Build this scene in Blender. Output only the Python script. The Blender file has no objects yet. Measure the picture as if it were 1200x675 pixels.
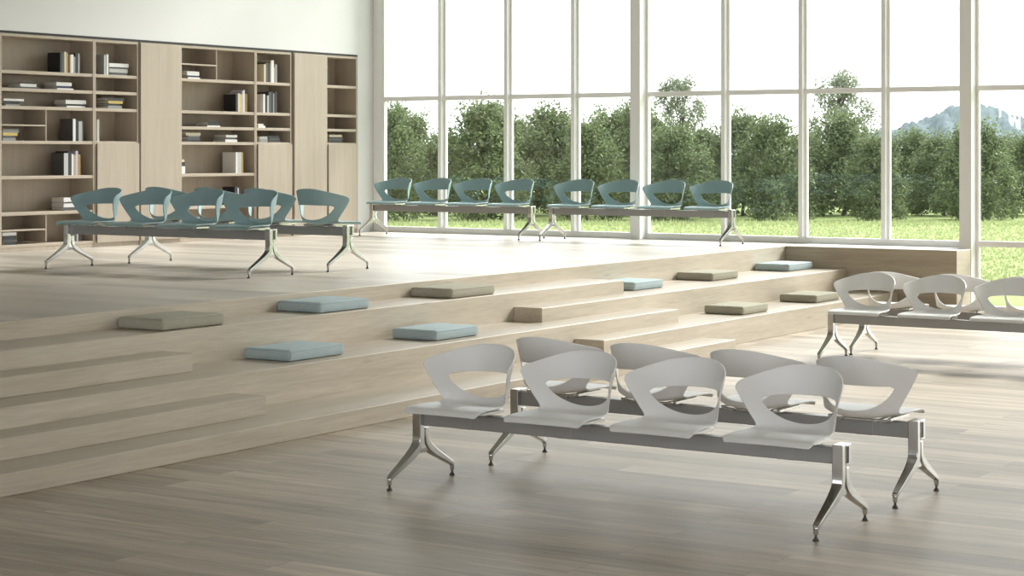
import bpy, bmesh, math, random
from mathutils import Vector, Matrix
random.seed(7)
C = bpy.context.scene.collection
S = bpy.context.scene

# ------------------------------------------------------------------ camera
FPX, HY, EYE, YAW = 2253.0, 178.5, 1.8, math.radians(32.8)
cam_d = bpy.data.cameras.new('camera')
cam_d.sensor_fit = 'HORIZONTAL'; cam_d.sensor_width = 36.0
cam_d.lens = FPX / 1200 * 36.0
cam_d.shift_y = -(337.5 - HY) / 1200
cam_d.clip_end = 3000
cam = bpy.data.objects.new('camera', cam_d); C.objects.link(cam)
cam.location = (0, 0, EYE)
cam.rotation_euler = (math.pi / 2, 0, YAW)
S.camera = cam

# ------------------------------------------------------------------ light
SKY, SUN, EXPOSURE = 1.75, 5.0, 0.85
w = bpy.data.worlds.new('sky'); S.world = w; w.use_nodes = True
nt = w.node_tree; nt.nodes.clear()
wo = nt.nodes.new('ShaderNodeOutputWorld'); bg = nt.nodes.new('ShaderNodeBackground')
tc = nt.nodes.new('ShaderNodeTexCoord'); mp = nt.nodes.new('ShaderNodeMapping')
mp.inputs['Scale'].default_value = (1.0, 1.0, 3.5)
nz = nt.nodes.new('ShaderNodeTexNoise'); nz.inputs['Scale'].default_value = 2.6; nz.inputs['Detail'].default_value = 5
rp = nt.nodes.new('ShaderNodeValToRGB')
rp.color_ramp.elements[0].position = 0.3; rp.color_ramp.elements[0].color = (0.90, 0.945, 1.0, 1)
rp.color_ramp.elements[1].position = 0.62; rp.color_ramp.elements[1].color = (1.0, 1.0, 1.0, 1)
nt.links.new(tc.outputs['Generated'], mp.inputs['Vector']); nt.links.new(mp.outputs['Vector'], nz.inputs['Vector'])
nt.links.new(nz.outputs['Fac'], rp.inputs['Fac']); nt.links.new(rp.outputs['Color'], bg.inputs['Color'])
bg.inputs['Strength'].default_value = SKY
nt.links.new(bg.outputs['Background'], wo.inputs['Surface'])
sun_d = bpy.data.lights.new('sun', 'SUN'); sun_d.energy = SUN; sun_d.angle = math.radians(20)
sun_d.color = (1.0, 0.98, 0.945)
sun = bpy.data.objects.new('sun', sun_d); C.objects.link(sun)
sun.location = (12, 30, 20)
sun.rotation_euler = Vector((-0.28, -1.0, -0.76)).to_track_quat('-Z', 'Y').to_euler()
S.view_settings.view_transform = 'Standard'; S.view_settings.look = 'None'
S.view_settings.gamma = 1.0; S.view_settings.use_curve_mapping = False
S.view_settings.exposure = EXPOSURE
S.cycles.max_bounces = 10; S.cycles.diffuse_bounces = 6; S.cycles.transparent_max_bounces = 24
S.cycles.sample_clamp_indirect = 6.0

# ------------------------------------------------------------------ materials
def new_mat(name):
    m = bpy.data.materials.new(name); m.use_nodes = True
    return m, m.node_tree, m.node_tree.nodes['Principled BSDF']

def plain(name, col, rough=0.5, metal=0.0, var=0.06, scale=18.0, bump=0.0, bscale=300.0, spec=0.5):
    m, t, b = new_mat(name)
    n = t.nodes
    g = n.new('ShaderNodeNewGeometry')
    nz = n.new('ShaderNodeTexNoise'); nz.inputs['Scale'].default_value = scale; nz.inputs['Detail'].default_value = 4
    mx = n.new('ShaderNodeMix'); mx.data_type = 'RGBA'
    mx.inputs['A'].default_value = (*[c * (1 - var) for c in col], 1)
    mx.inputs['B'].default_value = (*[min(1, c * (1 + var)) for c in col], 1)
    t.links.new(g.outputs['Position'], nz.inputs['Vector'])
    t.links.new(nz.outputs['Fac'], mx.inputs['Factor'])
    t.links.new(mx.outputs['Result'], b.inputs['Base Color'])
    b.inputs['Roughness'].default_value = rough; b.inputs['Metallic'].default_value = metal
    b.inputs['Specular IOR Level'].default_value = spec
    if bump:
        n2 = n.new('ShaderNodeTexNoise'); n2.inputs['Scale'].default_value = bscale
        bp = n.new('ShaderNodeBump'); bp.inputs['Strength'].default_value = bump; bp.inputs['Distance'].default_value = 0.002
        t.links.new(g.outputs['Position'], n2.inputs['Vector'])
        t.links.new(n2.outputs['Fac'], bp.inputs['Height']); t.links.new(bp.outputs['Normal'], b.inputs['Normal'])
    return m

def wood(name, dark, light, axis, rough=0.5, planks=None, knots=False, grain=1.0, spec=0.4):
    """axis: grain direction 'X','Y' or 'Z'; planks=(length,width) lays boards along X in the XY plane"""
    m, t, b = new_mat(name); n = t.nodes; L = t.links.new
    g = n.new('ShaderNodeNewGeometry')
    vec = g.outputs['Position']
    tone = None
    if planks:
        br = n.new('ShaderNodeTexBrick')
        br.inputs['Scale'].default_value = 1.0
        br.inputs['Brick Width'].default_value = planks[0]; br.inputs['Row Height'].default_value = planks[1]
        br.inputs['Mortar Size'].default_value = 0.002; br.inputs['Mortar Smooth'].default_value = 0.4
        br.inputs['Color1'].default_value = (0, 0, 0, 1); br.inputs['Color2'].default_value = (1, 1, 1, 1)
        br.inputs['Mortar'].default_value = (0.5, 0.5, 0.5, 1)
        br.offset = 0.37; br.offset_frequency = 2; br.squash = 1.0
        L(vec, br.inputs['Vector'])
        tone = br.outputs['Color']
        # shift the grain from board to board
        sh = n.new('ShaderNodeVectorMath'); sh.operation = 'MULTIPLY'; sh.inputs[1].default_value = (7.3, 3.1, 5.7)
        L(tone, sh.inputs[0])
        ad = n.new('ShaderNodeVectorMath'); ad.operation = 'ADD'
        L(vec, ad.inputs[0]); L(sh.outputs[0], ad.inputs[1]); vec = ad.outputs[0]
    sc = {'X': (0.6, 9, 9), 'Y': (9, 0.6, 9), 'Z': (9, 9, 0.5)}[axis]
    mp1 = n.new('ShaderNodeMapping'); mp1.inputs['Scale'].default_value = sc; L(vec, mp1.inputs['Vector'])
    n1 = n.new('ShaderNodeTexNoise'); n1.inputs['Scale'].default_value = 1.0; n1.inputs['Detail'].default_value = 6; n1.inputs['Roughness'].default_value = 0.6
    n1.inputs['Distortion'].default_value = 0.4
    L(mp1.outputs[0], n1.inputs['Vector'])
    mp2 = n.new('ShaderNodeMapping'); mp2.inputs['Scale'].default_value = tuple(4.5 * v for v in sc); L(vec, mp2.inputs['Vector'])
    n2 = n.new('ShaderNodeTexNoise'); n2.inputs['Scale'].default_value = 1.6; n2.inputs['Detail'].default_value = 4
    L(mp2.outputs[0], n2.inputs['Vector'])
    a = n.new('ShaderNodeMath'); a.operation = 'MULTIPLY_ADD'; a.inputs[1].default_value = 0.35; L(n2.outputs['Fac'], a.inputs[0]); 
    a2 = n.new('ShaderNodeMath'); a2.operation = 'MULTIPLY'; a2.inputs[1].default_value = 0.65; L(n1.outputs['Fac'], a2.inputs[0]); L(a2.outputs[0], a.inputs[2])
    cr = n.new('ShaderNodeValToRGB')
    cr.color_ramp.elements[0].position = 0.5 - 0.2 / grain; cr.color_ramp.elements[0].color = (*dark, 1)
    cr.color_ramp.elements[1].position = 0.5 + 0.16 / grain; cr.color_ramp.elements[1].color = (*light, 1)
    L(a.outputs[0], cr.inputs['Fac']); col = cr.outputs['Color']
    if planks:
        hs = n.new('ShaderNodeMix'); hs.data_type = 'RGBA'; hs.blend_type = 'MULTIPLY'; hs.inputs['Factor'].default_value = 1.0
        r2 = n.new('ShaderNodeValToRGB')
        r2.color_ramp.elements[0].color = (0.70, 0.69, 0.67, 1); r2.color_ramp.elements[1].color = (1.12, 1.11, 1.09, 1)
        L(tone, r2.inputs['Fac']); L(col, hs.inputs['A']); L(r2.outputs['Color'], hs.inputs['B']); col = hs.outputs['Result']
        mo = n.new('ShaderNodeMix'); mo.data_type = 'RGBA'; mo.inputs['B'].default_value = (*[c * 0.45 for c in dark], 1)
        mf = n.new('ShaderNodeMath'); mf.operation = 'MULTIPLY'; mf.inputs[1].default_value = 0.75; L(br.outputs['Fac'], mf.inputs[0])
        L(mf.outputs[0], mo.inputs['Factor']); L(col, mo.inputs['A']); col = mo.outputs['Result']
    if knots:
        vo = n.new('ShaderNodeTexVoronoi'); vo.inputs['Scale'].default_value = 1.0
        mk = n.new('ShaderNodeMapping'); mk.inputs['Scale'].default_value = {'X': (1.3, 6, 6), 'Y': (6, 1.3, 6), 'Z': (6, 6, 1.3)}[axis]
        L(g.outputs['Position'], mk.inputs['Vector']); L(mk.outputs[0], vo.inputs['Vector'])
        kr = n.new('ShaderNodeValToRGB'); kr.color_ramp.elements[0].position = 0.02; kr.color_ramp.elements[0].color = (0.45, 0.45, 0.45, 1)
        kr.color_ramp.elements[1].position = 0.13; kr.color_ramp.elements[1].color = (0, 0, 0, 1)
        L(vo.outputs['Distance'], kr.inputs['Fac'])
        km = n.new('ShaderNodeMix'); km.data_type = 'RGBA'; km.inputs['B'].default_value = (*[c * 0.6 for c in dark], 1)
        L(kr.outputs['Color'], km.inputs['Factor']); L(col, km.inputs['A']); col = km.outputs['Result']
    L(col, b.inputs['Base Color'])
    rr = n.new('ShaderNodeMapRange'); rr.inputs['To Min'].default_value = rough - 0.06; rr.inputs['To Max'].default_value = rough + 0.1
    L(n1.outputs['Fac'], rr.inputs['Value']); L(rr.outputs['Result'], b.inputs['Roughness'])
    b.inputs['Specular IOR Level'].default_value = spec
    bp = n.new('ShaderNodeBump'); bp.inputs['Strength'].default_value = 0.12; bp.inputs['Distance'].default_value = 0.003
    L(a.outputs[0], bp.inputs['Height']); L(bp.outputs['Normal'], b.inputs['Normal'])
    return m

M = {}
M['floor'] = wood('oak_plank_floor', (0.28, 0.226, 0.168), (0.55, 0.472, 0.382), 'X', 0.42, planks=(1.8, 0.22), grain=1.25, spec=0.35)
M['stage'] = wood('bleached_oak_boards', (0.41, 0.365, 0.31), (0.56, 0.515, 0.455), 'X', 0.36, planks=(2.3, 0.24), grain=0.9, spec=0.6)
M['tread'] = wood('bleached_oak_tread', (0.34, 0.285, 0.22), (0.49, 0.425, 0.345), 'Y', 0.36, grain=1.0, spec=0.6)
M['riser'] = wood('pale_oak_panel_long', (0.43, 0.365, 0.28), (0.615, 0.545, 0.445), 'Y', 0.5, knots=True, grain=1.0)
M['ledge'] = wood('oak_panel_shade_darkened', (0.32, 0.26, 0.19), (0.50, 0.425, 0.33), 'X', 0.5, grain=1.0)  # tier oak darkened to put the shade of the ledge front into its colour
M['case'] = wood('oak_veneer_upright', (0.37, 0.305, 0.235), (0.475, 0.405, 0.33), 'Z', 0.5, grain=0.8)
M['case_in'] = wood('oak_veneer_shelf', (0.40, 0.33, 0.255), (0.50, 0.425, 0.345), 'Y', 0.5, grain=0.8)
M['wall'] = plain('white_plaster', (0.70, 0.70, 0.695), 0.9, var=0.015, scale=3)
M['frame'] = plain('white_painted_metal', (0.84, 0.835, 0.825), 0.45, var=0.02)
M['ceiling'] = plain('ceiling_paint', (0.42, 0.415, 0.41), 0.9, var=0.01)  # unseen ceiling greyed to cut the light bounced onto the treads
M['gap'] = plain('painted_gap_shadow', (0.015, 0.014, 0.013), 0.7)
M['white_plastic'] = plain('white_moulded_plastic', (0.77, 0.76, 0.75), 0.42, var=0.015)
M['teal_plastic'] = plain('teal_moulded_plastic', (0.26, 0.38, 0.40), 0.42, var=0.03)
M['chrome'] = plain('polished_aluminium', (0.54, 0.53, 0.51), 0.16, 1.0, var=0.02)
M['beam'] = plain('grey_painted_steel', (0.34, 0.335, 0.33), 0.38, 0.55, var=0.03)
M['black'] = plain('black_plastic', (0.02, 0.02, 0.02), 0.5)
M['blue_cloth'] = plain('pale_blue_wool', (0.42, 0.50, 0.52), 0.95, var=0.10, scale=60, bump=0.5, bscale=420, spec=0.15)
M['olive_cloth'] = plain('olive_grey_wool', (0.40, 0.38, 0.305), 0.95, var=0.10, scale=60, bump=0.5, bscale=420, spec=0.15)
M['paper'] = plain('book_pages', (0.68, 0.66, 0.60), 0.9, var=0.08, scale=200)
BOOKC = {'black': (0.016, 0.016, 0.018), 'white': (0.72, 0.71, 0.70), 'grey': (0.27, 0.27, 0.265), 'dark grey': (0.075, 0.075, 0.075),
         'cream': (0.62, 0.54, 0.40), 'yellow': (0.60, 0.46, 0.14), 'navy': (0.03, 0.03, 0.10), 'ochre': (0.36, 0.23, 0.06),
         'tan': (0.42, 0.33, 0.23), 'light grey': (0.47, 0.47, 0.46), 'lilac': (0.50, 0.46, 0.55)}
for k, v in BOOKC.items(): M['book_' + k] = plain('book_cover_' + k.replace(' ', '_'), v, 0.5, var=0.08, scale=40)
M['bark'] = plain('bark', (0.10, 0.08, 0.06), 0.9, var=0.3, scale=12)
M['rubber'] = plain('dark_glide', (0.05, 0.045, 0.04), 0.4, var=0.05)

def leaf_mat(name, c1, c2):
    m, t, b = new_mat(name); n = t.nodes; L = t.links.new
    oi = n.new('ShaderNodeNewGeometry')
    mx = n.new('ShaderNodeMix'); mx.data_type = 'RGBA'
    mx.inputs['A'].default_value = (*c1, 1); mx.inputs['B'].default_value = (*c2, 1)
    L(oi.outputs['Random Per Island'], mx.inputs['Factor']); L(mx.outputs['Result'], b.inputs['Base Color'])
    b.inputs['Roughness'].default_value = 0.6; b.inputs['Specular IOR Level'].default_value = 0.25
    tr = n.new('ShaderNodeBsdfTranslucent'); L(mx.outputs['Result'], tr.inputs['Color'])
    ms = n.new('ShaderNodeMixShader'); ms.inputs['Fac'].default_value = 0.35
    L(b.outputs[0], ms.inputs[1]); L(tr.outputs[0], ms.inputs[2])
    L(ms.outputs[0], n['Material Output'].inputs['Surface'])
    return m
M['leaf'] = leaf_mat('hedge_leaves', (0.075, 0.105, 0.05), (0.20, 0.245, 0.115))
M['leaf_pale'] = leaf_mat('tree_leaves', (0.15, 0.18, 0.12), (0.27, 0.30, 0.20))
M['grass'] = leaf_mat('grass_blades', (0.27, 0.315, 0.14), (0.33, 0.375, 0.18))
M['lawn'] = plain('lawn_ground', (0.215, 0.27, 0.10), 0.95, var=0.25, scale=0.8, spec=0.1)
M['hill'] = plain('haze_tinted_wooded_hill', (0.125, 0.155, 0.16), 0.95, var=0.45, scale=0.45, spec=0.0)  # bluish haze of distance mixed into the base colour
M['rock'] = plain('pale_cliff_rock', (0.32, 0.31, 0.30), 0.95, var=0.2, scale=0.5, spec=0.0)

def glass_mat():
    m, t, b = new_mat('window_glass'); n = t.nodes; L = t.links.new
    n.remove(b)
    tr = n.new('ShaderNodeBsdfTransparent'); tr.inputs['Color'].default_value = (0.97, 0.985, 0.98, 1)
    gl = n.new('ShaderNodeBsdfGlossy'); gl.inputs['Roughness'].default_value = 0.01
    lw = n.new('ShaderNodeLayerWeight'); lw.inputs['Blend'].default_value = 0.5
    pw = n.new('ShaderNodeMath'); pw.operation = 'POWER'; pw.inputs[1].default_value = 4.0; L(lw.outputs['Facing'], pw.inputs[0])
    fr = n.new('ShaderNodeMapRange'); fr.inputs['To Min'].default_value = 0.03; fr.inputs['To Max'].default_value = 0.8; L(pw.outputs[0], fr.inputs['Value'])
    ms = n.new('ShaderNodeMixShader')
    L(fr.outputs['Result'], ms.inputs['Fac']); L(tr.outputs[0], ms.inputs[1]); L(gl.outputs[0], ms.inputs[2])
    L(ms.outputs[0], n['Material Output'].inputs['Surface'])
    return m
M['glass'] = glass_mat()

# ------------------------------------------------------------------ mesh helpers
def obj(name, bm, mat, parent=None, smooth=False, bevel=0.0, segs=2):
    me = bpy.data.meshes.new(name)
    bmesh.ops.recalc_face_normals(bm, faces=bm.faces)
    if smooth:
        for f in bm.faces: f.smooth = True
    bm.to_mesh(me); bm.free()
    for m in (mat if isinstance(mat, (list, tuple)) else [mat]): me.materials.append(m)
    o = bpy.data.objects.new(name, me); C.objects.link(o)
    if parent: o.parent = parent
    if bevel:
        b = o.modifiers.new('bevel', 'BEVEL'); b.width = bevel; b.segments = segs; b.limit_method = 'ANGLE'
        b.angle_limit = math.radians(40)
    return o

def box(bm, x0, x1, y0, y1, z0, z1, mi=0):
    vs = [bm.verts.new((x, y, z)) for z in (z0, z1) for y in (y0, y1) for x in (x0, x1)]
    for q in ((0, 1, 3, 2), (4, 6, 7, 5), (0, 4, 5, 1), (2, 3, 7, 6), (0, 2, 6, 4), (1, 5, 7, 3)):
        f = bm.faces.new([vs[i] for i in q]); f.material_index = mi
    return vs

def boxm(*a):
    bm = bmesh.new(); box(bm, *a); return bm

def prism(pts, z0, z1):
    """vertical prism over a plan outline"""
    bm = bmesh.new()
    lo = [bm.verts.new((x, y, z0)) for x, y in pts]; hi = [bm.verts.new((x, y, z1)) for x, y in pts]
    bm.faces.new(lo[::-1]); bm.faces.new(hi)
    k = len(pts)
    for i in range(k): bm.faces.new((lo[i], lo[(i + 1) % k], hi[(i + 1) % k], hi[i]))
    return bm

def thing(name, label, cat, loc=(0, 0, 0), group=None):
    o = bpy.data.objects.new(name, None); C.objects.link(o)
    o.empty_display_size = 0.2; o.location = loc
    return tag(o, label, cat, group)

def tag(o, label, cat, group=None):
    o['label'] = label; o['category'] = cat
    if group: o['group'] = group
    if len(label.split()) > 16: print('LONG', label)
    return o

def struct(o, label=None, cat=None):
    o['kind'] = 'structure'
    if label: o['label'] = label
    if cat: o['category'] = cat
    return o

# ------------------------------------------------------------------ room shell
XS = [-7.66, -7.995, -8.28, -8.605, -8.89, -9.37]
SIDE_SILL, SIDE_HEAD = 0.8, 3.7
WY, WX, SZ, TOP = 21.07, -15.83, 0.72, 7.6          # window plane, shelf-wall plane, stage height, ceiling
struct(obj('floor', boxm(-16.24, 9.7, -2, 21.2, -0.12, 0.0), M['floor']), 'pale grey-brown oak plank floor of the lower level', 'floor')
struct(obj('ceiling', boxm(-16.5, 10, -2.2, 21.5, TOP, TOP + 0.25), M['ceiling']), 'plain ceiling high above the room, unseen, greyed to cut bounce light', 'ceiling')
bm = bmesh.new()
box(bm, -16.5, 4.5, -2.2, -2.0, -0.12, 0.9); box(bm, -16.5, 4.5, -2.2, -2.0, 3.8, TOP); box(bm, -16.5, -10, -2.2, -2.0, 0.9, 3.8)
for x in (-6.4, -2.8, 0.8, 4.4): box(bm, x - 0.1, x + 0.1, -2.2, -2.0, 0.9, 3.8)
struct(obj('wall_rear_fill_openings', bm, M['wall']), 'white wall behind the camera with openings added for fill light', 'wall')  # unseen wall, openings added to bring fill light to the bench fronts
BT = SZ + 2.37                                       # top of the shelving
bm = bmesh.new()                                     # unseen stepped wall added to dim the foreground, its openings give fill
box(bm, 9.7, 9.95, 8.5, 21.2, 0, TOP); box(bm, 4.5, 9.7, 8.5, 8.7, 0, TOP)
box(bm, 4.25, 4.5, -2, 8.7, -0.12, SIDE_SILL); box(bm, 4.25, 4.5, -2, 8.7, SIDE_HEAD, TOP)
for y in (-2, 1.4, 4.9, 8.4): box(bm, 4.25, 4.5, y, y + 0.24, SIDE_SILL, SIDE_HEAD)
struct(obj('wall_right_fill_openings', bm, M['wall']), 'white wall added on the unseen right side, low openings let in fill light', 'wall')
bm = bmesh.new()
box(bm, -16.5, -16.25, -2, 21.2, 0, TOP)             # back of the niche
box(bm, -16.25, WX, -2, 20.71, BT + 0.026, TOP)      # wall above the shelving
box(bm, -16.25, WX - 0.001, 20.71, 21.2, 0, TOP)             # pier beside the window
struct(obj('wall_left', bm, M['wall']), 'tall white wall above and around the built-in bookcases', 'wall')
struct(obj('trim_1', boxm(-16.245, WX + 0.004, 10.0, 20.705, BT + 0.001, BT + 0.025), M['gap']), 'thin black strip painted as the shadow line along the top of the bookcases', 'trim')  # solid black strip standing in for the shade above the cases

# ------------------------------------------------------------------ windows
COL = [-11.66, -7.42, -3.18, 1.06, 5.3, 9.54]
def window(idx, x0, x1, zsill, zbot, label, muls):
    root = bpy.data.objects.new('window_%d' % idx, None); C.objects.link(root); root.location = ((x0 + x1) / 2, WY, zbot)
    struct(root, label, 'window')
    ox, oy, oz = root.location
    fr = bmesh.new()
    B = lambda bm, a, b, c, d, e, f: box(bm, a - ox, b - ox, c - oy, d - oy, e - oz, f - oz)
    d0, d1 = WY, WY + 0.07
    B(fr, x0, x0 + 0.03, d0, d1, zbot, TOP); B(fr, x1 - 0.03, x1, d0, d1, zbot, TOP)
    B(fr, x0, x1, d0 - 0.01, d1, zbot, zsill)
    B(fr, x0, x1, d0, d1, TOP - 0.08, TOP)
    obj('window_frame', fr, M['frame'], root, bevel=0.004)
    tz = [2.525, 5.0]
    for z in tz:
        t = bmesh.new(); B(t, x0 + 0.03, x1 - 0.03, d0 - 0.005, d1 - 0.005, z - 0.03, z + 0.03)
        obj('transom', t, M['frame'], root, bevel=0.003)
    if zsill < 0.5:
        t = bmesh.new(); B(t, x0 + 0.03, x1 - 0.03, d0 - 0.005, d1 - 0.005, 0.735, 0.80)
        obj('transom', t, M['frame'], root, bevel=0.003)
    for x in muls:
        mb = bmesh.new()
        B(mb, x - 0.026, x + 0.026, d0 - 0.05, d1, zsill, TOP - 0.08)      # deep inner fin
        B(mb, x + 0.026, x + 0.055, d0 + 0.02, d1, zsill, TOP - 0.08)
        obj('mullion', mb, M['frame'], root, bevel=0.003)
    xs = [x0 + 0.03] + list(muls) + [x1 - 0.03]
    for a, b in zip(xs, xs[1:]):
        zs = [zsill] + ([0.77] if zsill < 0.5 else []) + tz + [TOP - 0.08]
        for lo, hi in zip(zs, zs[1:]):
            g = bmesh.new(); B(g, a, b, d0 + 0.030, d0 + 0.038, lo, hi)
            obj('window_pane', g, M['glass'], root)
window(1, -15.68, COL[0] - 0.07, SZ + 0.075, SZ, 'tall white-framed window of four panes behind the left-hand teal bench', [-14.70, -13.65, -12.63])
window(2, COL[0] + 0.07, COL[1] - 0.07, SZ + 0.075, SZ, 'tall white-framed window of four panes between the two thick columns', [-10.50, -9.48, -8.44])
window(3, COL[1] + 0.07, COL[2] - 0.07, 0.07, 0, 'tall white-framed window reaching the floor right of the right column', [-6.35, -5.3, -4.25])
window(4, COL[2] + 0.07, COL[3] - 0.07, 0.07, 0, 'tall white-framed floor-length window beyond the right edge', [-2.1, -1.05, 0.0])
window(5, COL[3] + 0.07, COL[4] - 0.07, 0.07, 0, 'tall white-framed floor-length window fifth from the bookcase wall', [2.12, 3.18, 4.24])
window(6, COL[4] + 0.07, COL[5] - 0.07, 0.07, 0, 'tall white-framed floor-length window next to the far side wall', [6.36, 7.42, 8.48])
struct(obj('trim_2', boxm(WX, -15.68, WY - 0.01, WY + 0.09, SZ, TOP), M['frame'], bevel=0.004), 'white window jamb strip at the bookcase wall corner', 'trim')
bm = boxm(WX, XS[5], WY, WY + 0.07, -0.1, SZ); box(bm, XS[5] + 0.002, COL[1] - 0.072, 20.802, WY + 0.07, 0.001, SZ)
struct(obj('trim_3', bm, M['frame']), 'white upstand below the raised window sill', 'trim')
for i, x in enumerate(COL):
    struct(obj('trim_%d' % (4 + i), boxm(x - 0.07, x + 0.07, WY - 0.16, WY + 0.09, SZ if i == 0 else 0, TOP), M['frame'], bevel=0.005),
           ['thick white window column left of centre', 'thick white window column at the right end of the ledge',
            'thick white window column past the right edge', 'fourth white window column from the bookcase wall', 'fifth white window column from the bookcase wall', 'last white window column at the far side wall'][i], 'column')

# ------------------------------------------------------------------ stage, tiers and steps
RZ = 0.12; YN = 2.0
def platform(name, pts, z0, z1, label, cat):
    o = obj(name, prism(pts, z0, z1), [M['riser'], M['stage'] if name == 'raised_platform' else M['tread']], bevel=0.003, segs=1)
    for p in o.data.polygons: p.material_index = 1 if p.normal.z > 0.9 else 0
    return tag(o, label, cat)
platform('raised_platform', [(-16.24, YN), (XS[5], YN), (XS[5], WY - 0.012), (WX + 0.002, WY - 0.012), (WX + 0.002, 20.705), (-16.24, 20.705)], 0.001, SZ - 0.0005,
         'large raised oak platform carrying the teal benches along the window', 'platform')
o = obj('window_ledge', boxm(XS[5] + 0.001, -7.32, 20.36, 20.80, 0.001, SZ - 0.0005), [M['ledge'], M['stage'], M['riser']], bevel=0.003, segs=1)
for p in o.data.polygons: p.material_index = 1 if p.normal.z > 0.9 else (2 if p.normal.x > 0.9 else 0)  # front takes the shade-darkened oak, the end face the lighter oak
tag(o, 'oak ledge box, shade-toned front, below the window, at the end of the two right tiers', 'ledge')
platform('seating_tier', [(XS[5] + .001, YN), (XS[4], YN), (XS[4], 15.73), (XS[5] + .001, 15.73)], 0.001, 5 * RZ,
         'long oak tier just below the platform, holding two olive and one blue cushion', 'step')
platform('seating_tier', [(XS[4] + .001, YN), (XS[2], YN), (XS[2], 15.67), (XS[3] + .001, 15.67), (XS[3] + .001, 13.82), (XS[4] + .001, 13.82)], 0.001, 3 * RZ,
         'long middle oak tier on the left, holding two pale blue cushions', 'step')
platform('seating_tier', [(XS[2] + .001, YN), (XS[0], YN), (XS[0], 15.59), (XS[1] + .001, 15.59), (XS[1] + .001, 13.81), (XS[2] + .001, 13.81)], 0.001, RZ,
         'lowest long oak tier on the left, meeting the plank floor', 'step')
platform('seating_tier', [(XS[4] + .001, 13.822), (XS[3], 13.822), (XS[3], 20.35), (XS[5] + .001, 20.35), (XS[5] + .001, 15.732), (XS[4] + .001, 15.732)], 0.001, 4 * RZ,
         'upper oak tier on the right, holding two blue cushions and one olive', 'step')
platform('seating_tier', [(XS[2] + .001, 13.812), (XS[1], 13.812), (XS[1], 20.35), (XS[3] + .001, 20.35), (XS[3] + .001, 15.672), (XS[2] + .001, 15.672)], 0.001, 2 * RZ,
         'lower oak tier on the right by the floor, holding two olive cushions', 'step')
platform('step_block', [(XS[4] + .001, YN), (XS[3], YN), (XS[3], 9.48), (XS[4] + .001, 9.48)], 3 * RZ, 4 * RZ,
         'upper oak step block at left, ending beneath the olive cushion', 'step')
platform('step_block', [(XS[2] + .001, YN), (XS[1], YN), (XS[1], 9.50), (XS[2] + .001, 9.50)], RZ, 2 * RZ,
         'lower oak step block at left, resting on the lowest tier', 'step')

# ------------------------------------------------------------------ bookcases
D0, D1 = -16.20, WX                                  # back and front of the cases
SH = [1.955, 1.763, 1.568, 1.375, 1.19, 0.805, 0.41]
BOTTOM = 0.06; HT = 2.37
def case(name, label, y0, y1, shelves, door_top=None, subs=(), full_door=False):
    """y0,y1 outer sides; shelves above the door; subs = (y, z_lo, z_hi, z_small, side)"""
    r = thing(name, label, 'bookcase' if not full_door else 'cabinet', (D1, (y0 + y1) / 2, SZ))
    oy = (y0 + y1) / 2
    P = lambda nm, a, b, c, d, e, f, m: obj(nm, boxm(a - D1, b - D1, c - oy, d - oy, e, f), M[m], r, bevel=0.0015, segs=1)
    P('side_panel', D0, D1, y0, y0 + 0.022, 0, HT, 'case'); P('side_panel', D0, D1, y1 - 0.022, y1, 0, HT, 'case')
    P('top_panel', D0, D1, y0 + 0.022, y1 - 0.022, HT - 0.032, HT, 'case_in')
    P('bottom_panel', D0, D1 - 0.001, y0 + 0.022, y1 - 0.022, 0.045, BOTTOM + 0.015, 'case_in')
    P('plinth', D0, D1 - 0.004, y0 + 0.022, y1 - 0.022, 0, 0.045, 'case')
    P('back_panel', D0, D0 + 0.012, y0 + 0.022, y1 - 0.022, 0.045, HT, 'case')
    for z in shelves: P('shelf', D0 + 0.012, D1 - 0.004, y0 + 0.022, y1 - 0.022, z - 0.019, z + 0.016, 'case_in')
    for (y, zl, zh, zs, ya) in subs:
        P('divider', D0 + 0.012, D1 - 0.012, y - 0.008, y + 0.008, zl + 0.016, zh - 0.016, 'case')
        P('shelf', D0 + 0.012, D1 - 0.012, ya + 0.022, y - 0.008, zs - 0.008, zs + 0.008, 'case_in')
    if full_door:
        P('door', D1 + 0.001, D1 + 0.018, y0 + 0.004, y1 - 0.004, 0.05, HT - 0.012, 'case')
    elif door_top:
        P('door', D1 + 0.001, D1 + 0.018, y0 + 0.030, y1 - 0.004, 0.05, door_top, 'case')
    return r
r1 = case('bookcase', 'wide open oak bookcase at the far left behind the teal benches', 14.40, 15.80, [1.955, 1.763, 1.568, 1.19, 0.805, 0.41],
          subs=((15.075, 1.19, 1.568, 1.375, 14.40), (15.075, 0.075, 0.41, 0.23, 14.40)))
case('bookcase', 'narrow oak bookcase with a low door, second from the left', 15.802, 16.51, [1.955, 1.763, 1.568, 1.19], door_top=1.185)
case('tall_cabinet', 'full-height oak cabinet door between the left and middle bookcases', 16.53, 17.225, [], full_door=True)
case('bookcase', 'wide open oak bookcase in the middle of the wall', 17.227, 18.605, [1.955, 1.568, 1.375, 1.19, 0.805, 0.41],
     subs=((17.885, 1.955, HT, 2.143, 17.227),))
case('bookcase', 'narrow oak bookcase with a low door beside the wide middle bookcase', 18.607, 19.31, [1.955, 1.568, 1.375, 1.19], door_top=1.185)
case('tall_cabinet', 'full-height oak cabinet door nearest the window', 19.35, 20.03, [], full_door=True)
case('bookcase', 'narrow oak bookcase with a low door at the right end', 20.032, 20.70, [1.955, 1.568, 1.375, 1.19], door_top=1.185)
case('tall_cabinet', 'full-height oak cabinet door at the far left edge', 13.70, 14.398, [], full_door=True)

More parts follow.
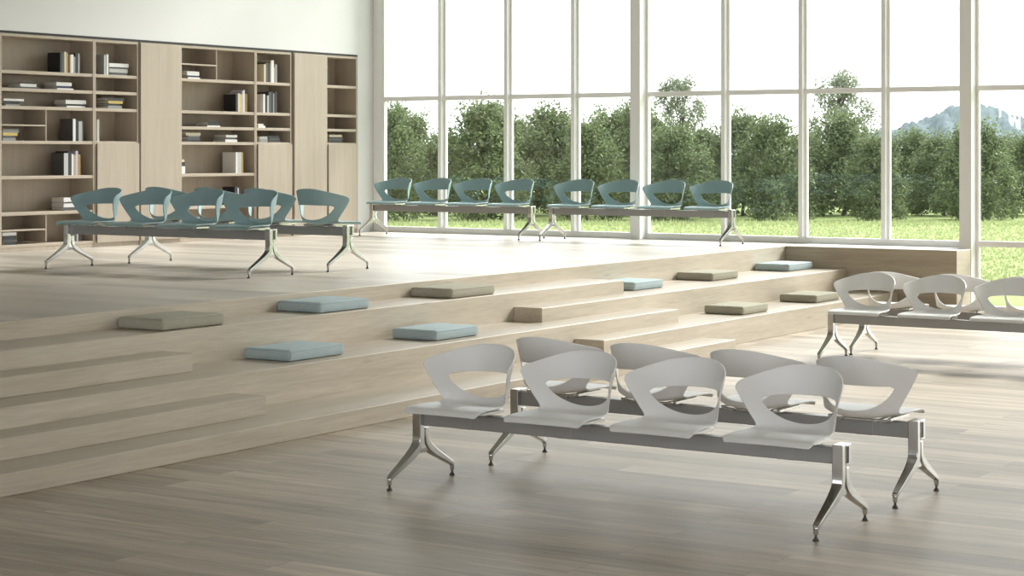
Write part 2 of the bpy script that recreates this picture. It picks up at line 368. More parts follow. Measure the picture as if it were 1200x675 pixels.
# ------------------------------------------------------------------ beam benches
def cr(P, t):
    """Catmull-Rom through the list P at parameter t in [0, len-1]"""
    k = len(P) - 1; i = min(int(t), k - 1); f = t - i
    p1, p2 = P[i], P[i + 1]; p0 = P[i - 1] if i > 0 else 2 * p1 - p2; p3 = P[i + 2] if i + 2 <= k else 2 * p2 - p1
    return 0.5 * ((2 * p1) + (-p0 + p2) * f + (2 * p0 - 5 * p1 + 4 * p2 - p3) * f * f + (-p0 + 3 * p1 - 3 * p2 + p3) * f ** 3)
#        front  lip     pan    rear    join   bend   low    mid    top
CY = [-0.262, -0.215, -0.06, 0.075, 0.135, 0.182, 0.212, 0.240, 0.262]
CZ = [0.415, 0.438, 0.434, 0.422, 0.420, 0.440, 0.500, 0.600, 0.748]
EY = [-0.258, -0.213, -0.07, 0.015, 0.052, 0.070, 0.045, 0.004, -0.018]
EZ = [0.412, 0.436, 0.441, 0.441, 0.446, 0.462, 0.510, 0.585, 0.668]
WW = [0.230, 0.232, 0.226, 0.216, 0.209, 0.208, 0.225, 0.253, 0.287]
def shell(s, t):
    b = abs(s) ** (2.2 if t < 4 else 2.2 + 0.8 * min(1, (t - 4) / 2)); bz = abs(s) ** 2.3
    y = cr(CY, t) * (1 - b) + cr(EY, t) * b
    z = cr(CZ, t) * (1 - bz) + cr(EZ, t) * bz
    return Vector((s * cr(WW, t), y, z))
TJ = 4.0
def seat_bm():
    bm = bmesh.new(); NS, NT = 28, 20
    rows = []
    for j in range(NT + 1):
        t = TJ * j / NT; row = []
        for i in range(NS + 1):
            s = -1 + 2 * i / NS
            k = 1.0
            if t < 0.8: k = 1 - 0.05 * (1 - t / 0.8) ** 3
            row.append(bm.verts.new(shell(s * k, t)))
        rows.append(row)
    for j in range(NT):
        for i in range(NS): bm.faces.new((rows[j][i], rows[j][i + 1], rows[j + 1][i + 1], rows[j + 1][i]))
    return bm
def back_bm():
    bm = bmesh.new(); NS = 28
    bnd = []                                          # boundary in (s, t), counter-clockwise from bottom-left
    for i in range(NS): bnd.append((-1 + 2 * i / NS, TJ))
    for i in range(16): bnd.append((1, TJ + (7.66 - TJ) * i / 16))
    for i in range(8):
        a = math.pi / 2 * i / 8; bnd.append((0.92 + 0.08 * math.cos(a), 7.66 + 0.34 * math.sin(a)))
    for i in range(24): bnd.append((0.92 - 1.84 * i / 24, 8.0))
    for i in range(8):
        a = math.pi / 2 * (1 + i / 8); bnd.append((-0.92 + 0.08 * math.cos(a), 7.66 + 0.34 * math.sin(a)))
    for i in range(16): bnd.append((-1, 7.66 - (7.66 - TJ) * i / 16))
    # hole: flat top, bowl-shaped bottom
    hole = []
    t_top, t_bot, sh = 6.98, 5.40, 0.81
    for i in range(41):
        a = math.pi * i / 40; hole.append((-sh * math.copysign(abs(math.cos(a)) ** 0.92, math.cos(a)), t_top - 0.05 - (t_top - 0.05 - t_bot) * math.sin(a) ** 0.92))
    hole += [(sh * 0.99, t_top - 0.015), (sh * 0.965, t_top)] + [(sh * 0.965 * (1 - 2 * i / 14), t_top) for i in range(1, 14)] + [(-sh * 0.965, t_top), (-sh * 0.99, t_top - 0.015)]
    hc = (0, 6.35); sx, st = 0.80, 0.8
    ang = lambda p: math.atan2((p[1] - hc[1]) / st, (p[0] - hc[0]) / sx)
    hs = sorted([(ang(p), p) for p in hole])
    def hole_at(a):
        n = len(hs)
        for i in range(n):
            a0, p0 = hs[i]; a1, p1 = hs[(i + 1) % n]
            if i == n - 1: a1 += 2 * math.pi
            aa = a if a >= a0 else a + 2 * math.pi
            if a0 <= aa <= a1:
                f = (aa - a0) / max(1e-9, a1 - a0); return (p0[0] + (p1[0] - p0[0]) * f, p0[1] + (p1[1] - p0[1]) * f)
        return hs[0][1]
    K = 12; rings = []
    for k in range(K + 1):
        f = k / K; r = []
        for p in bnd:
            h = hole_at(ang(p)); r.append(bm.verts.new(shell(p[0] + (h[0] - p[0]) * f, p[1] + (h[1] - p[1]) * f)))
        rings.append(r)
    n = len(bnd)
    for k in range(K):
        for i in range(n): bm.faces.new((rings[k][i], rings[k][(i + 1) % n], rings[k + 1][(i + 1) % n], rings[k + 1][i]))
    return bm
def solid(o, th=0.008):
    s = o.modifiers.new('thickness', 'SOLIDIFY'); s.thickness = th; s.offset = 0.0
    b = o.modifiers.new('edge', 'BEVEL'); b.width = 0.002; b.segments = 2; b.limit_method = 'ANGLE'; b.angle_limit = math.radians(50)

def sweep(bm, path, th, wd, x0=0.0):
    """rectangular section swept along a path in the YZ plane; th across the path, wd along X"""
    rings = []
    for i, (y, z) in enumerate(path):
        a = path[max(0, i - 1)]; b = path[min(len(path) - 1, i + 1)]
        d = Vector((b[0] - a[0], b[1] - a[1])).normalized(); nrm = Vector((-d.y, d.x))
        h = th[i] / 2; q = wd[i] / 2
        rings.append([bm.verts.new((x0 + sx * q, y + sn * nrm.x * h, z + sn * nrm.y * h)) for sx, sn in ((-1, -1), (1, -1), (1, 1), (-1, 1))])
    for r, r2 in zip(rings, rings[1:]):
        for i in range(4): bm.faces.new((r[i], r[(i + 1) % 4], r2[(i + 1) % 4], r2[i]))
    bm.faces.new(rings[0][::-1]); bm.faces.new(rings[-1])
def smooth_path(P, n=5):
    Y = [p[0] for p in P]; Z = [p[1] for p in P]
    return [(cr(Y, t / n), cr(Z, t / n)) for t in range((len(P) - 1) * n + 1)]
def lerp_list(P, n=5):
    out = []
    for t in range((len(P) - 1) * n + 1):
        i = min(t // n, len(P) - 2); f = t / n - i; out.append(P[i] + (P[i + 1] - P[i]) * f)
    return out
def leg_bm():
    bm = bmesh.new()
    fp = smooth_path([(-0.030, 0.412), (-0.030, 0.32), (-0.030, 0.245), (-0.042, 0.208), (-0.090, 0.169), (-0.178, 0.123), (-0.272, 0.077), (-0.297, 0.060)])
    sweep(bm, fp, lerp_list([0.040, 0.040, 0.040, 0.042, 0.042, 0.032, 0.024, 0.020]), lerp_list([0.054, 0.054, 0.054, 0.054, 0.050, 0.042, 0.034, 0.030]))
    rp = smooth_path([(0.026, 0.300), (0.026, 0.245), (0.040, 0.208), (0.090, 0.169), (0.178, 0.123), (0.272, 0.077), (0.297, 0.060)])
    sweep(bm, rp, lerp_list([0.036, 0.038, 0.042, 0.042, 0.032, 0.024, 0.020]), lerp_list([0.046, 0.048, 0.050, 0.048, 0.042, 0.034, 0.030]))
    wp = [(0.0, 0.30), (0.0, 0.19), (0.0, 0.165)]
    sweep(bm, wp, [0.03, 0.085, 0.07], [0.030, 0.036, 0.03])
    box(bm, -0.030, 0.030, -0.012, 0.052, 0.310, 0.412)                     # clamp round the beam end
    for sy in (-1, 1):
        bmesh.ops.create_cone(bm, cap_ends=True, segments=16, radius1=0.011, radius2=0.014, depth=0.036, matrix=Matrix.Translation((0, sy * 0.293, 0.046)))
    return bm
def glide_bm(sy):
    bm = bmesh.new()
    bmesh.ops.create_cone(bm, cap_ends=True, segments=18, radius1=0.017, radius2=0.008, depth=0.016, matrix=Matrix.Translation((0, sy * 0.293, 0.0085)))
    bmesh.ops.create_cone(bm, cap_ends=True, segments=12, radius1=0.006, radius2=0.006, depth=0.014, matrix=Matrix.Translation((0, sy * 0.293, 0.023)))
    return bm
def bracket_bm():
    bm = bmesh.new()
    box(bm, -0.16, 0.16, -0.115, -0.100, 0.399, 0.413); box(bm, -0.16, 0.16, 0.095, 0.110, 0.399, 0.411)
    for sx in (-1, 1):
        box(bm, sx * 0.10 - 0.012, sx * 0.10 + 0.012, -0.13, 0.13, 0.396, 0.408)
        box(bm, sx * 0.165 - 0.01, sx * 0.165 + 0.01, -0.16, 0.10, 0.402, 0.420)
    return bm
def sleeve_bm():
    return boxm(-0.05, 0.05, -0.0145, 0.0545, 0.3143, 0.3947)

HALF = 1.225; PITCH = 0.628
def make_bench(mat):
    r = bpy.data.objects.new('beam_bench', None); C.objects.link(r)
    obj('beam', boxm(-HALF, HALF, -0.012, 0.052, 0.315, 0.394), M['beam'], r, bevel=0.004)
    for sx in (-1, 1):
        lg = obj('leg', leg_bm(), M['chrome'], r, smooth=False, bevel=0.005, segs=3); lg.location = (sx * HALF, 0, 0)
        for sy in (-1, 1): obj('foot_glide', glide_bm(sy), M['rubber'], lg, smooth=False)
        cp = obj('end_cap', boxm(sx * 0.0285 - 0.003, sx * 0.0285 + 0.003, -0.006, 0.022, 0.322, 0.402), M['black'], lg)
    for i in range(4):
        st = obj('seat', seat_bm(), mat, r, smooth=True); solid(st)
        st.location = ((i - 1.5) * PITCH, 0.02, 0)
        bk = obj('backrest', back_bm(), mat, st, smooth=True); solid(bk)
        obj('mounting_bracket', bracket_bm(), M['chrome'], st, bevel=0.002)
        sl = obj('beam_clamp', sleeve_bm(), M['beam'], st, bevel=0.003); sl.location = (0, -0.02, 0)
    return r
def copy_tree(o, parent=None):
    c = o.copy(); C.objects.link(c)
    if parent: c.parent = parent
    for ch in list(o.children): copy_tree(ch, c)
    return c
W0 = make_bench(M['white_plastic']); T0 = make_bench(M['teal_plastic'])
used = set()
def bench(proto, x, y, z, flip, label, group):
    o = copy_tree(proto) if proto.name in used else proto
    used.add(proto.name)
    o.location = (x, y, z); tag(o, label, 'bench', group)
    if flip:
        for ch in o.children:
            if ch.name.startswith('seat'):
                ch.rotation_euler = (0, 0, math.pi); ch.location.y = 0.02
    return o
bench(W0, -4.865, 8.54, 0, False, 'white four-seat beam bench in the foreground, nearest the camera, facing the viewer', 'white beam benches on the lower floor')
bench(W0, -4.865, 9.52, 0, True, 'white four-seat beam bench facing away, directly behind the nearest white bench', 'white beam benches on the lower floor')
bench(W0, -6.72 + HALF, 15.58, 0, False, 'white beam bench at the right edge facing the viewer, cut by the frame', 'white beam benches on the lower floor')
bench(W0, -6.72 + HALF, 16.28, 0, True, 'white beam bench at the right edge facing the windows, mostly hidden behind another', 'white beam benches on the lower floor')
bench(T0, -12.045, 12.92, SZ, False, 'teal beam bench at left front of the platform, facing the viewer', 'teal beam benches on the platform')
bench(T0, -12.02, 13.98, SZ, True, 'teal beam bench facing the windows, behind the left front teal bench', 'teal beam benches on the platform')
bench(T0, -13.955, 20.2, SZ, False, 'teal beam bench by the window next to the bookcase wall corner', 'teal beam benches on the platform')
bench(T0, -11.2, 20.2, SZ, False, 'teal beam bench by the window in front of the thick left-of-centre column', 'teal beam benches on the platform')

# ------------------------------------------------------------------ cushions
def round_rect(lx, ly, r, n=5, m=8):
    pts = []
    for k, (sx, sy) in enumerate(((1, 1), (-1, 1), (-1, -1), (1, -1))):
        cx, cy = sx * (lx / 2 - r), sy * (ly / 2 - r)
        for i in range(n + 1):
            a = math.pi / 2 * (k + i / n); pts.append((cx + r * math.cos(a), cy + r * math.sin(a)))
        nx, ny = ((-1, 1), (-1, -1), (1, -1), (1, 1))[k]
        ex, ey = nx * (lx / 2 - r), ny * (ly / 2 - r)
        a = math.pi / 2 * (k + 1); p0 = pts[-1]; p1 = (ex + r * math.cos(a), ey + r * math.sin(a))
        for i in range(1, m): pts.append((p0[0] + (p1[0] - p0[0]) * i / m, p0[1] + (p1[1] - p0[1]) * i / m))
    return pts
def cushion_bm(lx, ly, h):
    bm = bmesh.new(); R = []
    prof = [(0.014, 0.0), (0.005, 0.003), (0.0, 0.010), (-0.003, h * 0.35), (-0.003, h * 0.65), (0.0, h - 0.011), (0.004, h - 0.004), (0.012, h)]
    for ins, z in prof:
        R.append([bm.verts.new((x, y, z + 0.0010 * math.sin(k * 1.3 + ly * 9))) for k, (x, y) in enumerate(round_rect(lx - 2 * ins, ly - 2 * ins, max(0.006, 0.016 - ins * 0.6)))])
    base = round_rect(lx - 0.024, ly - 0.024, 0.009)
    for i in range(1, 9):
        f = 1 - i / 8.6; R.append([bm.verts.new((x * f, y * f, h + 0.006 * (1 - f * f))) for x, y in base])
    n = len(R[0])
    for a, b in zip(R, R[1:]):
        for i in range(n): bm.faces.new((a[i], a[(i + 1) % n], b[(i + 1) % n], b[i]))
    bm.faces.new(R[0][::-1]); bm.faces.new(R[-1])
    return bm
def piping_bm(lx, ly, h):
    bm = bmesh.new(); r = 0.0022
    for z in (0.010, h - 0.010):
        pts = []
        for sx, sy, a0 in ((1, 1, 0), (-1, 1, 90), (-1, -1, 180), (1, -1, 270)):
            for k in range(5):
                a = math.radians(a0 + 22.5 * k); pts.append((sx * (lx / 2 - 0.016) + 0.0165 * math.cos(a), sy * (ly / 2 - 0.016) + 0.0165 * math.sin(a)))
        n = len(pts); rings = []
        for i, (x, y) in enumerate(pts):
            d = Vector((pts[(i + 1) % n][0] - pts[i - 1][0], pts[(i + 1) % n][1] - pts[i - 1][1])).normalized(); nx, ny = d.y, -d.x
            rings.append([bm.verts.new((x + nx * r * math.cos(q), y + ny * r * math.cos(q), z + r * math.sin(q))) for q in (0, 1.57, 3.14, 4.71)])
        for i in range(n):
            a, b = rings[i], rings[(i + 1) % n]
            for k in range(4): bm.faces.new((a[k], a[(k + 1) % 4], b[(k + 1) % 4], b[k]))
    return bm
CU = [  # x, y of centre, length, level, cloth, label
    (-9.152, 9.87, 0.62, 5, 'olive', 'olive-grey square seat cushion farthest left, on the tier below the platform'),
    (-9.152, 11.55, 0.60, 5, 'blue', 'pale blue seat cushion on the tier below the platform, between two olive ones'),
    (-8.63, 10.56, 0.60, 3, 'blue', 'pale blue seat cushion lowest on the left, on the middle tier'),
    (-8.63, 12.29, 0.58, 3, 'blue', 'pale blue seat cushion on the middle tier, just behind the white benches'),
    (-9.152, 13.29, 0.64, 5, 'olive', 'olive-grey seat cushion on the upper left tier, right of two blue ones'),
    (-9.152, 16.32, 0.58, 4, 'blue', 'pale blue seat cushion half hidden behind the end of the upper tier'),
    (-9.152, 17.97, 0.60, 4, 'olive', 'olive-grey seat cushion on the upper right tier between two blue ones'),
    (-9.152, 19.85, 0.64, 4, 'blue', 'pale blue seat cushion farthest back, against the window ledge'),
    (-8.32, 16.95, 0.56, 2, 'olive', 'olive-grey seat cushion on the lower right tier, left of the other'),
    (-8.33, 18.71, 0.60, 2, 'olive', 'olive-grey seat cushion on the lower right tier behind the right white bench')]
for x, y, ly, lv, c, lab in CU:
    m = M[c + '_cloth']
    o = obj('seat_cushion', cushion_bm(0.415, ly, 0.078), m, smooth=True)
    o.location = (x, y, lv * RZ + 0.0016); tag(o, lab, 'cushion', 'seat cushions on the wooden tiers')
    obj('piping', piping_bm(0.415, ly, 0.078), m, o, smooth=True)

# ------------------------------------------------------------------ books
XF = -15.875                                          # plane of the spines
def y_at(px, X0=XF):
    """where the sight line of a photo column meets the plane of the spines"""
    k = (px - 600) / FPX
    dx = -math.sin(YAW) + math.cos(YAW) * k; dy = math.cos(YAW) + math.sin(YAW) * k
    return dy * X0 / dx
def book_bm(th, h, d):
    """upright book: spine at x=0 facing +X, thickness th along Y, height h, depth d towards -X"""
    bm = bmesh.new(); c = min(0.003, th * 0.15)
    box(bm, -d, -c, 0, c, 0, h, 2); box(bm, -d, -c, th - c, th, 0, h, 2); box(bm, -c * 1.4, 0.0, c, th - c, 0, h); box(bm, -c, 0.0, 0, c, 0, h); box(bm, -c, 0.0, th - c, th, 0, h)
    box(bm, -d + 0.006, -c * 1.4, c, th - c, 0.004, h - 0.004, 1)
    return bm
def book(col, th, h, d, loc, flat, label, group, shaded_cover=None):
    bm = book_bm(th, h, d)
    if flat:
        # lay it down: thickness becomes height, spine length runs along Y
        for v in bm.verts: v.co = Vector((v.co.x, v.co.z, v.co.y))
    o = obj('book', bm, [M['book_' + col], M['paper'], M['book_' + (shaded_cover or col)]])
    o.location = loc; tag(o, label, 'book', group)
ORD = ['first', 'second', 'third', 'fourth', 'fifth', 'sixth', 'seventh', 'eighth', 'ninth', 'tenth']
def standing(where, group, zsh, px, items, d=0.2):
    """items: (px width, height m, colour)"""
    n = 0
    for it in items:
        wpx, h, col = it[:3]; shaded_cover = it[3] if len(it) > 3 else None  # optional darker cover colour paints in the shade on a book's side
        y0, y1 = y_at(px), y_at(px + wpx); px += wpx
        if col is None: continue
        book(col, y1 - y0 - 0.0015, h, d, (XF, y0, SZ + zsh + 0.0165), False,
             '%s book standing %s %s' % (col + ('-spined, shade-sided' if shaded_cover else ''), ORD[n], where), group, shaded_cover)
        n += 1
def stack(where, group, zsh, px0, px1, items, d=0.2):
    """items from the bottom: (thickness m, colour, px inset left, px inset right)"""
    z = SZ + zsh + 0.0165; k = len(items)
    pos = {1: ['alone'], 2: ['bottommost', 'on top'], 3: ['bottommost', 'amid', 'on top'],
           4: ['bottommost', 'second up', 'third up', 'on top']}[k]
    for i, (th, col, a, b) in enumerate(items):
        y0, y1 = y_at(px0 + a), y_at(px1 - b)
        book(col, th, y1 - y0, d, (XF - 0.004 * (i % 2), y0, z), True, ('%s book %s of %s' % (col, pos[i], where)).replace('amid of', 'amid').replace('up of', 'up,'), group)
        z += th + 0.0008
b1, b2, b3, b4, b5 = 'wide far-left bookcase', 'narrow left bookcase', 'wide middle bookcase', 'narrow middle bookcase', 'right-end bookcase'
G = 'books on %s of %s'
standing('on the top shelf of ' + b1, G % ('the top shelf', b1), SH[0], 70.5, [(2.3, .225, 'black'), (2.7, .225, 'dark grey'), (2.4, .235, 'cream'), (2.2, .225, 'ochre'), (1.6, .0, None), (1.3, .2, 'tan'), (3.4, .21, 'white'), (2.0, .185, 'grey'), (3.4, .225, 'black'), (1.6, .225, 'light grey')])
stack('the left stack on the second shelf of ' + b1, G % ('the second shelf', b1), SH[1], 24, 46, [(.018, 'dark grey', 1, 0), (.034, 'white', 0, 3), (.014, 'black', 2, 4)])
stack('the right stack on the second shelf of ' + b1, G % ('the second shelf', b1), SH[1], 66, 86, [(.018, 'white', 1, 0), (.024, 'navy', 1, 3), (.040, 'white', 0, 2)])
stack('the left stack on the third shelf of ' + b1, G % ('the third shelf', b1), SH[2], 4.5, 28, [(.018, 'grey', 2, 5), (.034, 'black', 0, 4), (.024, 'white', 0, 0)])
stack('the right stack on the third shelf of ' + b1, G % ('the third shelf', b1), SH[2], 77, 101, [(.018, 'white', 1, 1), (.020, 'black', 2, 3), (.044, 'white', 0, 0)])
stack('the stack in the small compartment of ' + b1, G % ('the small compartment', b1), SH[4], 3.5, 22.5, [(.030, 'grey', 0, 4), (.022, 'dark grey', 0, 5), (.034, 'yellow', 0, 2), (.036, 'grey', 0, 0)])
standing('in the divided compartment of ' + b1, G % ('the divided compartment', b1), SH[4], 85.5, [(3.2, .25, 'white', 'dark grey'), (3.6, .24, 'black'), (4.2, .225, 'light grey'), (1.2, .23, 'dark grey')], 0.2)
standing('on the deep shelf of ' + b1, G % ('the deep shelf', b1), SH[5], 75, [(5, .25, 'light grey', 'dark grey'), (4, .27, 'black'), (2.2, .24, 'white'), (2.4, .23, 'tan'), (2.9, .275, 'lilac'), (3, .235, 'ochre')])
stack('the stack beside the teal chair in ' + b1, G % ('the lowest long shelf', b1), SH[6], 75, 97, [(.036, 'dark grey', 0, 0), (.046, 'white', 0, 3), (.012, 'black', 1, 2), (.048, 'white', 0, 3)])
stack('the stack on the base of ' + b1, G % ('the base', b1), 0.0595, 3.0, 20.5, [(.032, 'black', 2, 1), (.024, 'dark grey', 1, 0), (.040, 'black', 0, 1), (.038, 'white', 0, 1)])
standing('on the base of ' + b1, G % ('the base', b1), 0.0595, 90, [(1.8, .12, 'light grey'), (4.2, .10, 'black')], 0.12)
standing('on the top shelf of ' + b2, G % ('the top shelf', b2), SH[0], 122, [(1.8, .225, 'light grey', 'grey'), (1.4, .23, 'grey'), (2.0, .235, 'white')])
stack('the stack on the top shelf of ' + b2, G % ('the top shelf', b2), SH[0], 128.6, 151, [(.030, 'dark grey', 2, 2), (.046, 'light grey', 0, 1), (.014, 'black', 1, 3), (.044, 'white', 0, 0)])
stack('the stack on the third shelf of ' + b2, G % ('the third shelf', b2), SH[2], 126.5, 146, [(.034, 'grey', 0, 3), (.022, 'black', 1, 5), (.032, 'yellow', 0.5, 2), (.034, 'dark grey', 0, 0)])
standing('above the door of ' + b2, G % ('the shelf above the door', b2), SH[4], 113.8, [(2.6, .25, 'light grey')], 0.18)
stack('the stack in the top compartment of ' + b3, G % ('the top shelf', b3), SH[0], 219.5, 234.5, [(.018, 'white', 1, 0), (.020, 'navy', 0.5, 1), (.050, 'white', 0, 1)])
standing('on the second shelf of ' + b3, G % ('the second shelf', b3), SH[2], 276.5, [(2.4, .22, 'black'), (2.8, .23, 'cream'), (2.0, .22, 'yellow'), (1.3, .26, 'lilac'), (2.0, .275, 'white'), (3.0, .23, 'ochre')])
stack('the stack on the third shelf of ' + b3, G % ('the third shelf', b3), SH[3], 243, 258, [(.018, 'white', 0, 0), (.046, 'black', 1.5, 1)])
stack('the left stack, fourth shelf of ' + b3, G % ('the fourth shelf', b3), SH[4], 218, 235.5, [(.026, 'black', 1, 0), (.036, 'dark grey', 0.5, 1), (.014, 'grey', 2, 2), (.032, 'cream', 0, 0)])
stack('the right stack, fourth shelf of ' + b3, G % ('the fourth shelf', b3), SH[4], 264, 278, [(.034, 'white', 0, 0), (.022, 'dark grey', 1, 2), (.032, 'white', 1, 0)])
stack('the fifth-shelf stack of ' + b3, G % ('the fifth shelf', b3), SH[5], 212.8, 217, [(.09, 'white', 0, 0), (.05, 'black', 0, 0), (.03, 'cream', 0, 1)], 0.12)
standing('on the fifth shelf of ' + b3, G % ('the fifth shelf', b3), SH[5], 276.4, [(2.2, .26, 'white'), (4.6, .26, 'light grey'), (2.0, .26, 'ochre')], 0.22)
standing('on the sixth shelf of ' + b3, G % ('the sixth shelf', b3), SH[6], 275, [(3.4, .225, 'black'), (1.6, .21, 'light grey'), (2.6, .18, 'black')], 0.2)
standing('on the top shelf of ' + b4, G % ('the top shelf', b4), SH[0], 309.5, [(2.0, .23, 'cream'), (2.4, .25, 'dark grey'), (3.0, .235, 'black'), (1.2, .27, 'tan'), (3.0, .285, 'white'), (1.4, .20, 'grey'), (2.4, .235, 'grey')], 0.2)
standing('on the second shelf of ' + b4, G % ('the second shelf', b4), SH[2], 308.6, [(2.0, .235, 'white'), (2.8, .22, 'black'), (1.6, .22, 'light grey'), (2.6, .265, 'dark grey'), (2.6, .27, 'black'), (1.2, .25, 'grey'), (3.4, .265, 'black')], 0.2)
stack('the stack on the third shelf of ' + b4, G % ('the third shelf', b4), SH[3], 302.8, 311, [(.024, 'white', 0, 0), (.026, 'white', 0, 2)])
stack('the left stack above the door of ' + b4, G % ('the shelf above the door', b4), SH[4], 304.5, 313.5, [(.04, 'grey', 0, 0), (.034, 'light grey', 0, 0)])
stack('the right stack above the door of ' + b4, G % ('the shelf above the door', b4), SH[4], 315, 329, [(.032, 'black', 0, 0), (.026, 'dark grey', 1, 1), (.026, 'black', 0, 2)])
standing('on the top shelf of ' + b5, G % ('the top shelf', b5), SH[0], 383.6, [(1.4, .22, 'black')], 0.2)
stack('the stack above the door of ' + b5, G % ('the shelf above the door', b5), SH[4], 386.5, 402, [(.034, 'black', 1, 1), (.026, 'dark grey', 0, 0), (.014, 'black', 1, 0), (.032, 'cream', 0, 1)])

# ------------------------------------------------------------------ outdoors
GZ = -0.10
struct(obj('lawn_ground', boxm(-190, 60, WY + 0.3, 420, GZ - 0.3, GZ), M['lawn']), 'sunlit green lawn beyond the windows', 'lawn')
def ray_at(px, dist):
    k = (px - 600) / FPX
    return Vector((-math.sin(YAW) + math.cos(YAW) * k, math.cos(YAW) + math.sin(YAW) * k)) * dist
g = bmesh.new(); rnd = random.Random(3)
for i in range(46000):
    dist = 27 + 25 * rnd.random() ** 1.2; p = ray_at(rnd.uniform(200, 1750), dist)
    if p.y < WY + 0.6: continue
    h = rnd.uniform(0.025, 0.06) * (1.0 if dist < 49 else 2.4); a = rnd.uniform(0, 6.28); ww = 0.012 + 0.0004 * dist
    lx, ly = rnd.uniform(-.03, .03), rnd.uniform(-.03, .03)
    v = [g.verts.new((p.x - ww * math.cos(a), p.y - ww * math.sin(a), GZ)), g.verts.new((p.x + ww * math.cos(a), p.y + ww * math.sin(a), GZ)),
         g.verts.new((p.x + lx, p.y + ly, GZ + h))]
    g.faces.new(v)
go = obj('grass', g, M['grass']); tag(go, 'short bright green grass blades growing on the lawn outside', 'grass'); go['kind'] = 'stuff'

def tree_meshes(seed, n, w, h, leaf, base, mat, airy=False):
    """crown (leaf quads clustered on blobs) and trunk with limbs, unit built at real size"""
    rnd = random.Random(seed)
    blobs = []
    nb = 60 if not airy else 54
    for i in range(nb):
        f = (i + 0.5) / nb
        z = base + (h - base) * (0.02 + 0.92 * f)
        rr = w / 2 * (math.sin(math.pi * (0.40 + 0.54 * f)) ** 0.7 if not airy else math.sin(math.pi * (0.16 + 0.76 * f)) ** 0.8)
        a = i * 2.39996 + rnd.uniform(-.5, .5); q = rr * (0.86 if i % 3 else 0.4) * rnd.uniform(0.75, 1.0)
        blobs.append((Vector((q * math.cos(a), q * math.sin(a), z)), w * rnd.uniform(0.10, 0.17) * (0.9 if airy else 1.0)))
    bm = bmesh.new()
    for i in range(n):
        c, r = blobs[rnd.randrange(nb)]
        d = Vector((rnd.gauss(0, 1), rnd.gauss(0, 1), rnd.gauss(0, 1))).normalized()
        p = c + d * r * (rnd.random() ** 0.5) * (1.0 if rnd.random() < 0.85 else rnd.uniform(1.0, 1.7))
        if p.z < 0.02: p.z = rnd.uniform(0.02, 0.3)
        u = Vector((rnd.gauss(0, 1), rnd.gauss(0, 1), rnd.gauss(0, .7))).normalized(); vv = u.cross(Vector((rnd.gauss(0, 1), rnd.gauss(0, 1), rnd.gauss(0, 1)))).normalized()
        s = leaf * rnd.uniform(0.6, 1.3)
        q = [bm.verts.new(p + u * s), bm.verts.new(p + vv * s * 0.45), bm.verts.new(p - u * s), bm.verts.new(p - vv * s * 0.45)]
        bm.faces.new(q)
    cm = bpy.data.meshes.new('crown'); bm.to_mesh(cm); bm.free(); cm.materials.append(mat)
    bm = bmesh.new()
    def limb(a, b, r0, r1):
        d = (b - a).normalized(); x = d.orthogonal().normalized(); y = d.cross(x)
        A = [bm.verts.new(a + (x * math.cos(t) + y * math.sin(t)) * r0) for t in [k * math.pi / 4 for k in range(8)]]
        Bq = [bm.verts.new(b + (x * math.cos(t) + y * math.sin(t)) * r1) for t in [k * math.pi / 4 for k in range(8)]]
        for k in range(8): bm.faces.new((A[k], A[(k + 1) % 8], Bq[(k + 1) % 8], Bq[k]))
    p = Vector((0, 0, 0)); pts = [p]
    for k in range(6):
        p = p + Vector((rnd.uniform(-.05, .05) * w, rnd.uniform(-.05, .05) * w, h * 0.14)); pts.append(p)
    for k in range(6): limb(pts[k], pts[k + 1], 0.055 * (1 - k / 8), 0.055 * (1 - (k + 1) / 8))
    for c, r in blobs:
        k = max(1, min(5, int(c.z / (h * 0.14)) - 1)); limb(pts[k], c, 0.022, 0.007)
    tm = bpy.data.meshes.new('trunk'); bm.to_mesh(tm); bm.free(); tm.materials.append(M['bark'])
    return cm, tm
KIND = {'bush': [tree_meshes(11 + i, 14000, 3.0, 3.0, 0.062, 0.10, M['leaf']) for i in range(4)],
        'tree': [tree_meshes(31 + i, 6500, 2.2, 4.2, 0.055, 1.3, M['leaf_pale'], True) for i in range(2)]}
def tree(kind, v, px, dist, height, width, label, group, cat='tree', name='tree'):
    p = ray_at(px, dist); cm, tm = KIND[kind][v]
    hh = {'bush': 3.0, 'tree': 4.2}[kind]; ww = {'bush': 3.0, 'tree': 2.2}[kind]
    o = thing(name, label, cat, (p.x, p.y, GZ), group)
    o.scale = (width / ww, width / ww, height / hh); o.rotation_euler = (0, 0, (px * 0.37) % 6.28)
    for nm, me in (('crown', cm), ('trunk', tm)):
        c = bpy.data.objects.new(nm, me); C.objects.link(c); c.parent = o
def hgt(y, dist): return EYE - GZ + (HY - y) / FPX * dist
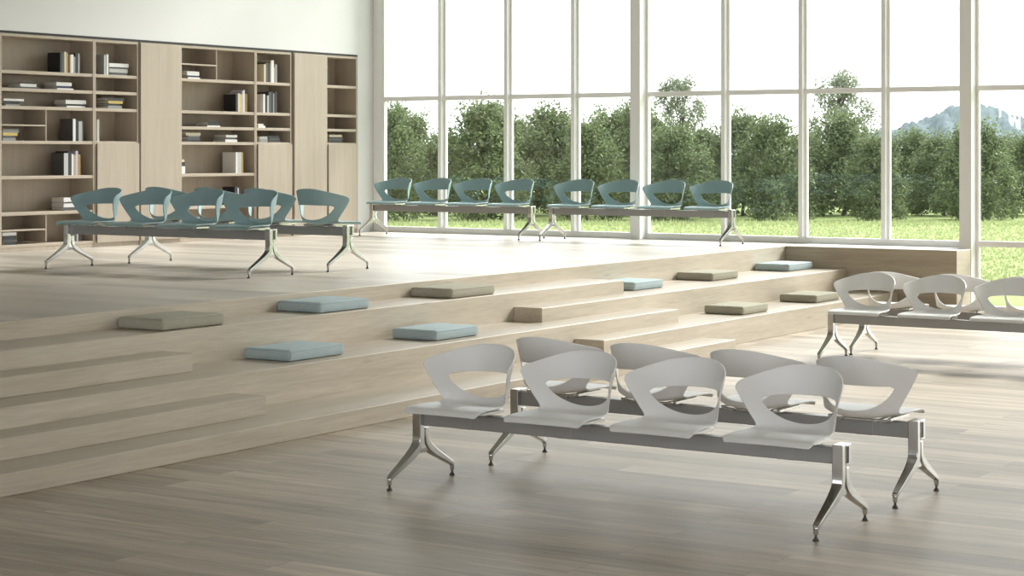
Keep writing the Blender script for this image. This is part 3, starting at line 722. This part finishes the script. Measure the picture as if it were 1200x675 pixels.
# the hedge: photo column, top row, distance, width
HEDGE = [(450, 124, 56, 2.4), (484, 136, 56.5, 2.2), (522, 156, 56, 2.0), (566, 120, 57, 2.8), (604, 140, 56, 2.0), (648, 126, 57, 2.7), (688, 142, 56, 2.2),
         (720, 128, 57.5, 2.5), (752, 122, 57, 2.2), (790, 148, 56, 2.4), (826, 152, 56.5, 2.1), (870, 134, 57, 2.7), (906, 138, 56, 2.3), (944, 158, 56.5, 2.0),
         (988, 134, 57, 2.7), (1024, 160, 56, 1.9), (1064, 154, 57, 2.3), (1106, 160, 56, 2.3), (1144, 146, 57, 2.4), (1182, 160, 56, 2.2), (1218, 152, 56.5, 2.3)]
PLACE = ['farthest left, beside the bookcase wall corner', 'second from the left end', 'third from the left end', 'fourth from the left end',
         'fifth from left', 'sixth from left', 'seventh from left', 'just left of the thick left-of-centre column', 'directly behind the thick left-of-centre column',
         'just right of the left-of-centre column', 'left of the two bushy middle ones', 'behind the last teal chair', 'right of the right-hand teal bench',
         'left of the tall slender tree', 'below the tall slender tree', 'right of the tall slender tree', 'low, in front of the hill', 'just left of the right column',
         'directly behind the right column', 'just right of the right column', 'at the right edge of the photo']
for i, ((px, y, dd, wd), pl) in enumerate(zip(HEDGE, PLACE)):
    dd = (54.0, 61.0, 57.5)[i % 3]
    tree('bush', i % 4, px, dd, hgt(y, dd), wd * 1.1, 'leafy green bush in the hedge beyond the lawn, ' + pl, 'bushes of the hedge beyond the lawn', 'bush', 'hedge_bush')
tree('tree', 0, 796, 64, hgt(88, 64), 2.3, 'tall airy tree rising above the hedge right of the left-of-centre column', 'tall trees behind the hedge')
tree('tree', 1, 985, 64.5, hgt(82, 64.5), 2.5, 'tall slender tree rising above the hedge toward the right', 'tall trees behind the hedge')
tree('tree', 1, 578, 64, hgt(118, 64), 2.5, 'airy tree behind the hedge above the left window bench', 'tall trees behind the hedge')
tree('tree', 0, 468, 64, hgt(122, 64), 2.0, 'airy tree behind the hedge near the bookcase wall corner', 'tall trees behind the hedge')

# distant hill with a pale cliff
def hill(profile, dist, depth, seed):
    bm = bmesh.new(); rnd = random.Random(seed); NX, NYY = 130, 18; rows = []
    def top(px):
        for (a, ya), (b, yb) in zip(profile, profile[1:]):
            if a <= px <= b:
                f = (px - a) / (b - a); f = f * f * (3 - 2 * f); return ya + (yb - ya) * f
        return profile[-1][1]
    for j in range(NYY + 1):
        row = []
        for i in range(NX + 1):
            px = profile[0][0] + (profile[-1][0] - profile[0][0]) * i / NX
            f = j / NYY; d = dist + depth * (f - 0.5) ; p = ray_at(px, d)
            z = hgt(top(px), dist) * math.sin(math.pi * f) ** 0.7
            z += (rnd.uniform(-1, 1) * 0.28 + 0.5 * math.sin(i * 0.9 + j * 1.7) * math.sin(j * 0.8 + i * 0.23) if 0 < j < NYY else 0)
            row.append(bm.verts.new((p.x, p.y, max(GZ, z))))
        rows.append(row)
    for j in range(NYY):
        for i in range(NX):
            f = bm.faces.new((rows[j][i], rows[j][i + 1], rows[j + 1][i + 1], rows[j + 1][i]))
            px = profile[0][0] + (profile[-1][0] - profile[0][0]) * i / NX
            if seed == 5 and 1168 < px < 1196 and 4 <= j <= 8 and rnd.random() < 0.7: f.material_index = 1
    return bm
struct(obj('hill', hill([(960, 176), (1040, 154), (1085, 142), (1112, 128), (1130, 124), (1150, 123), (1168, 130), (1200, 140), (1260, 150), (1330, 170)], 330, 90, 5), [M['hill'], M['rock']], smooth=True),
       'haze-tinted wooded hill with a pale cliff beyond the hedge at right', 'hill')
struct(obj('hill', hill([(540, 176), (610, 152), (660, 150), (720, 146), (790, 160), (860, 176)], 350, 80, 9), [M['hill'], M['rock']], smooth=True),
       'faint haze-tinted low hill showing between the bushes left of centre', 'hill')
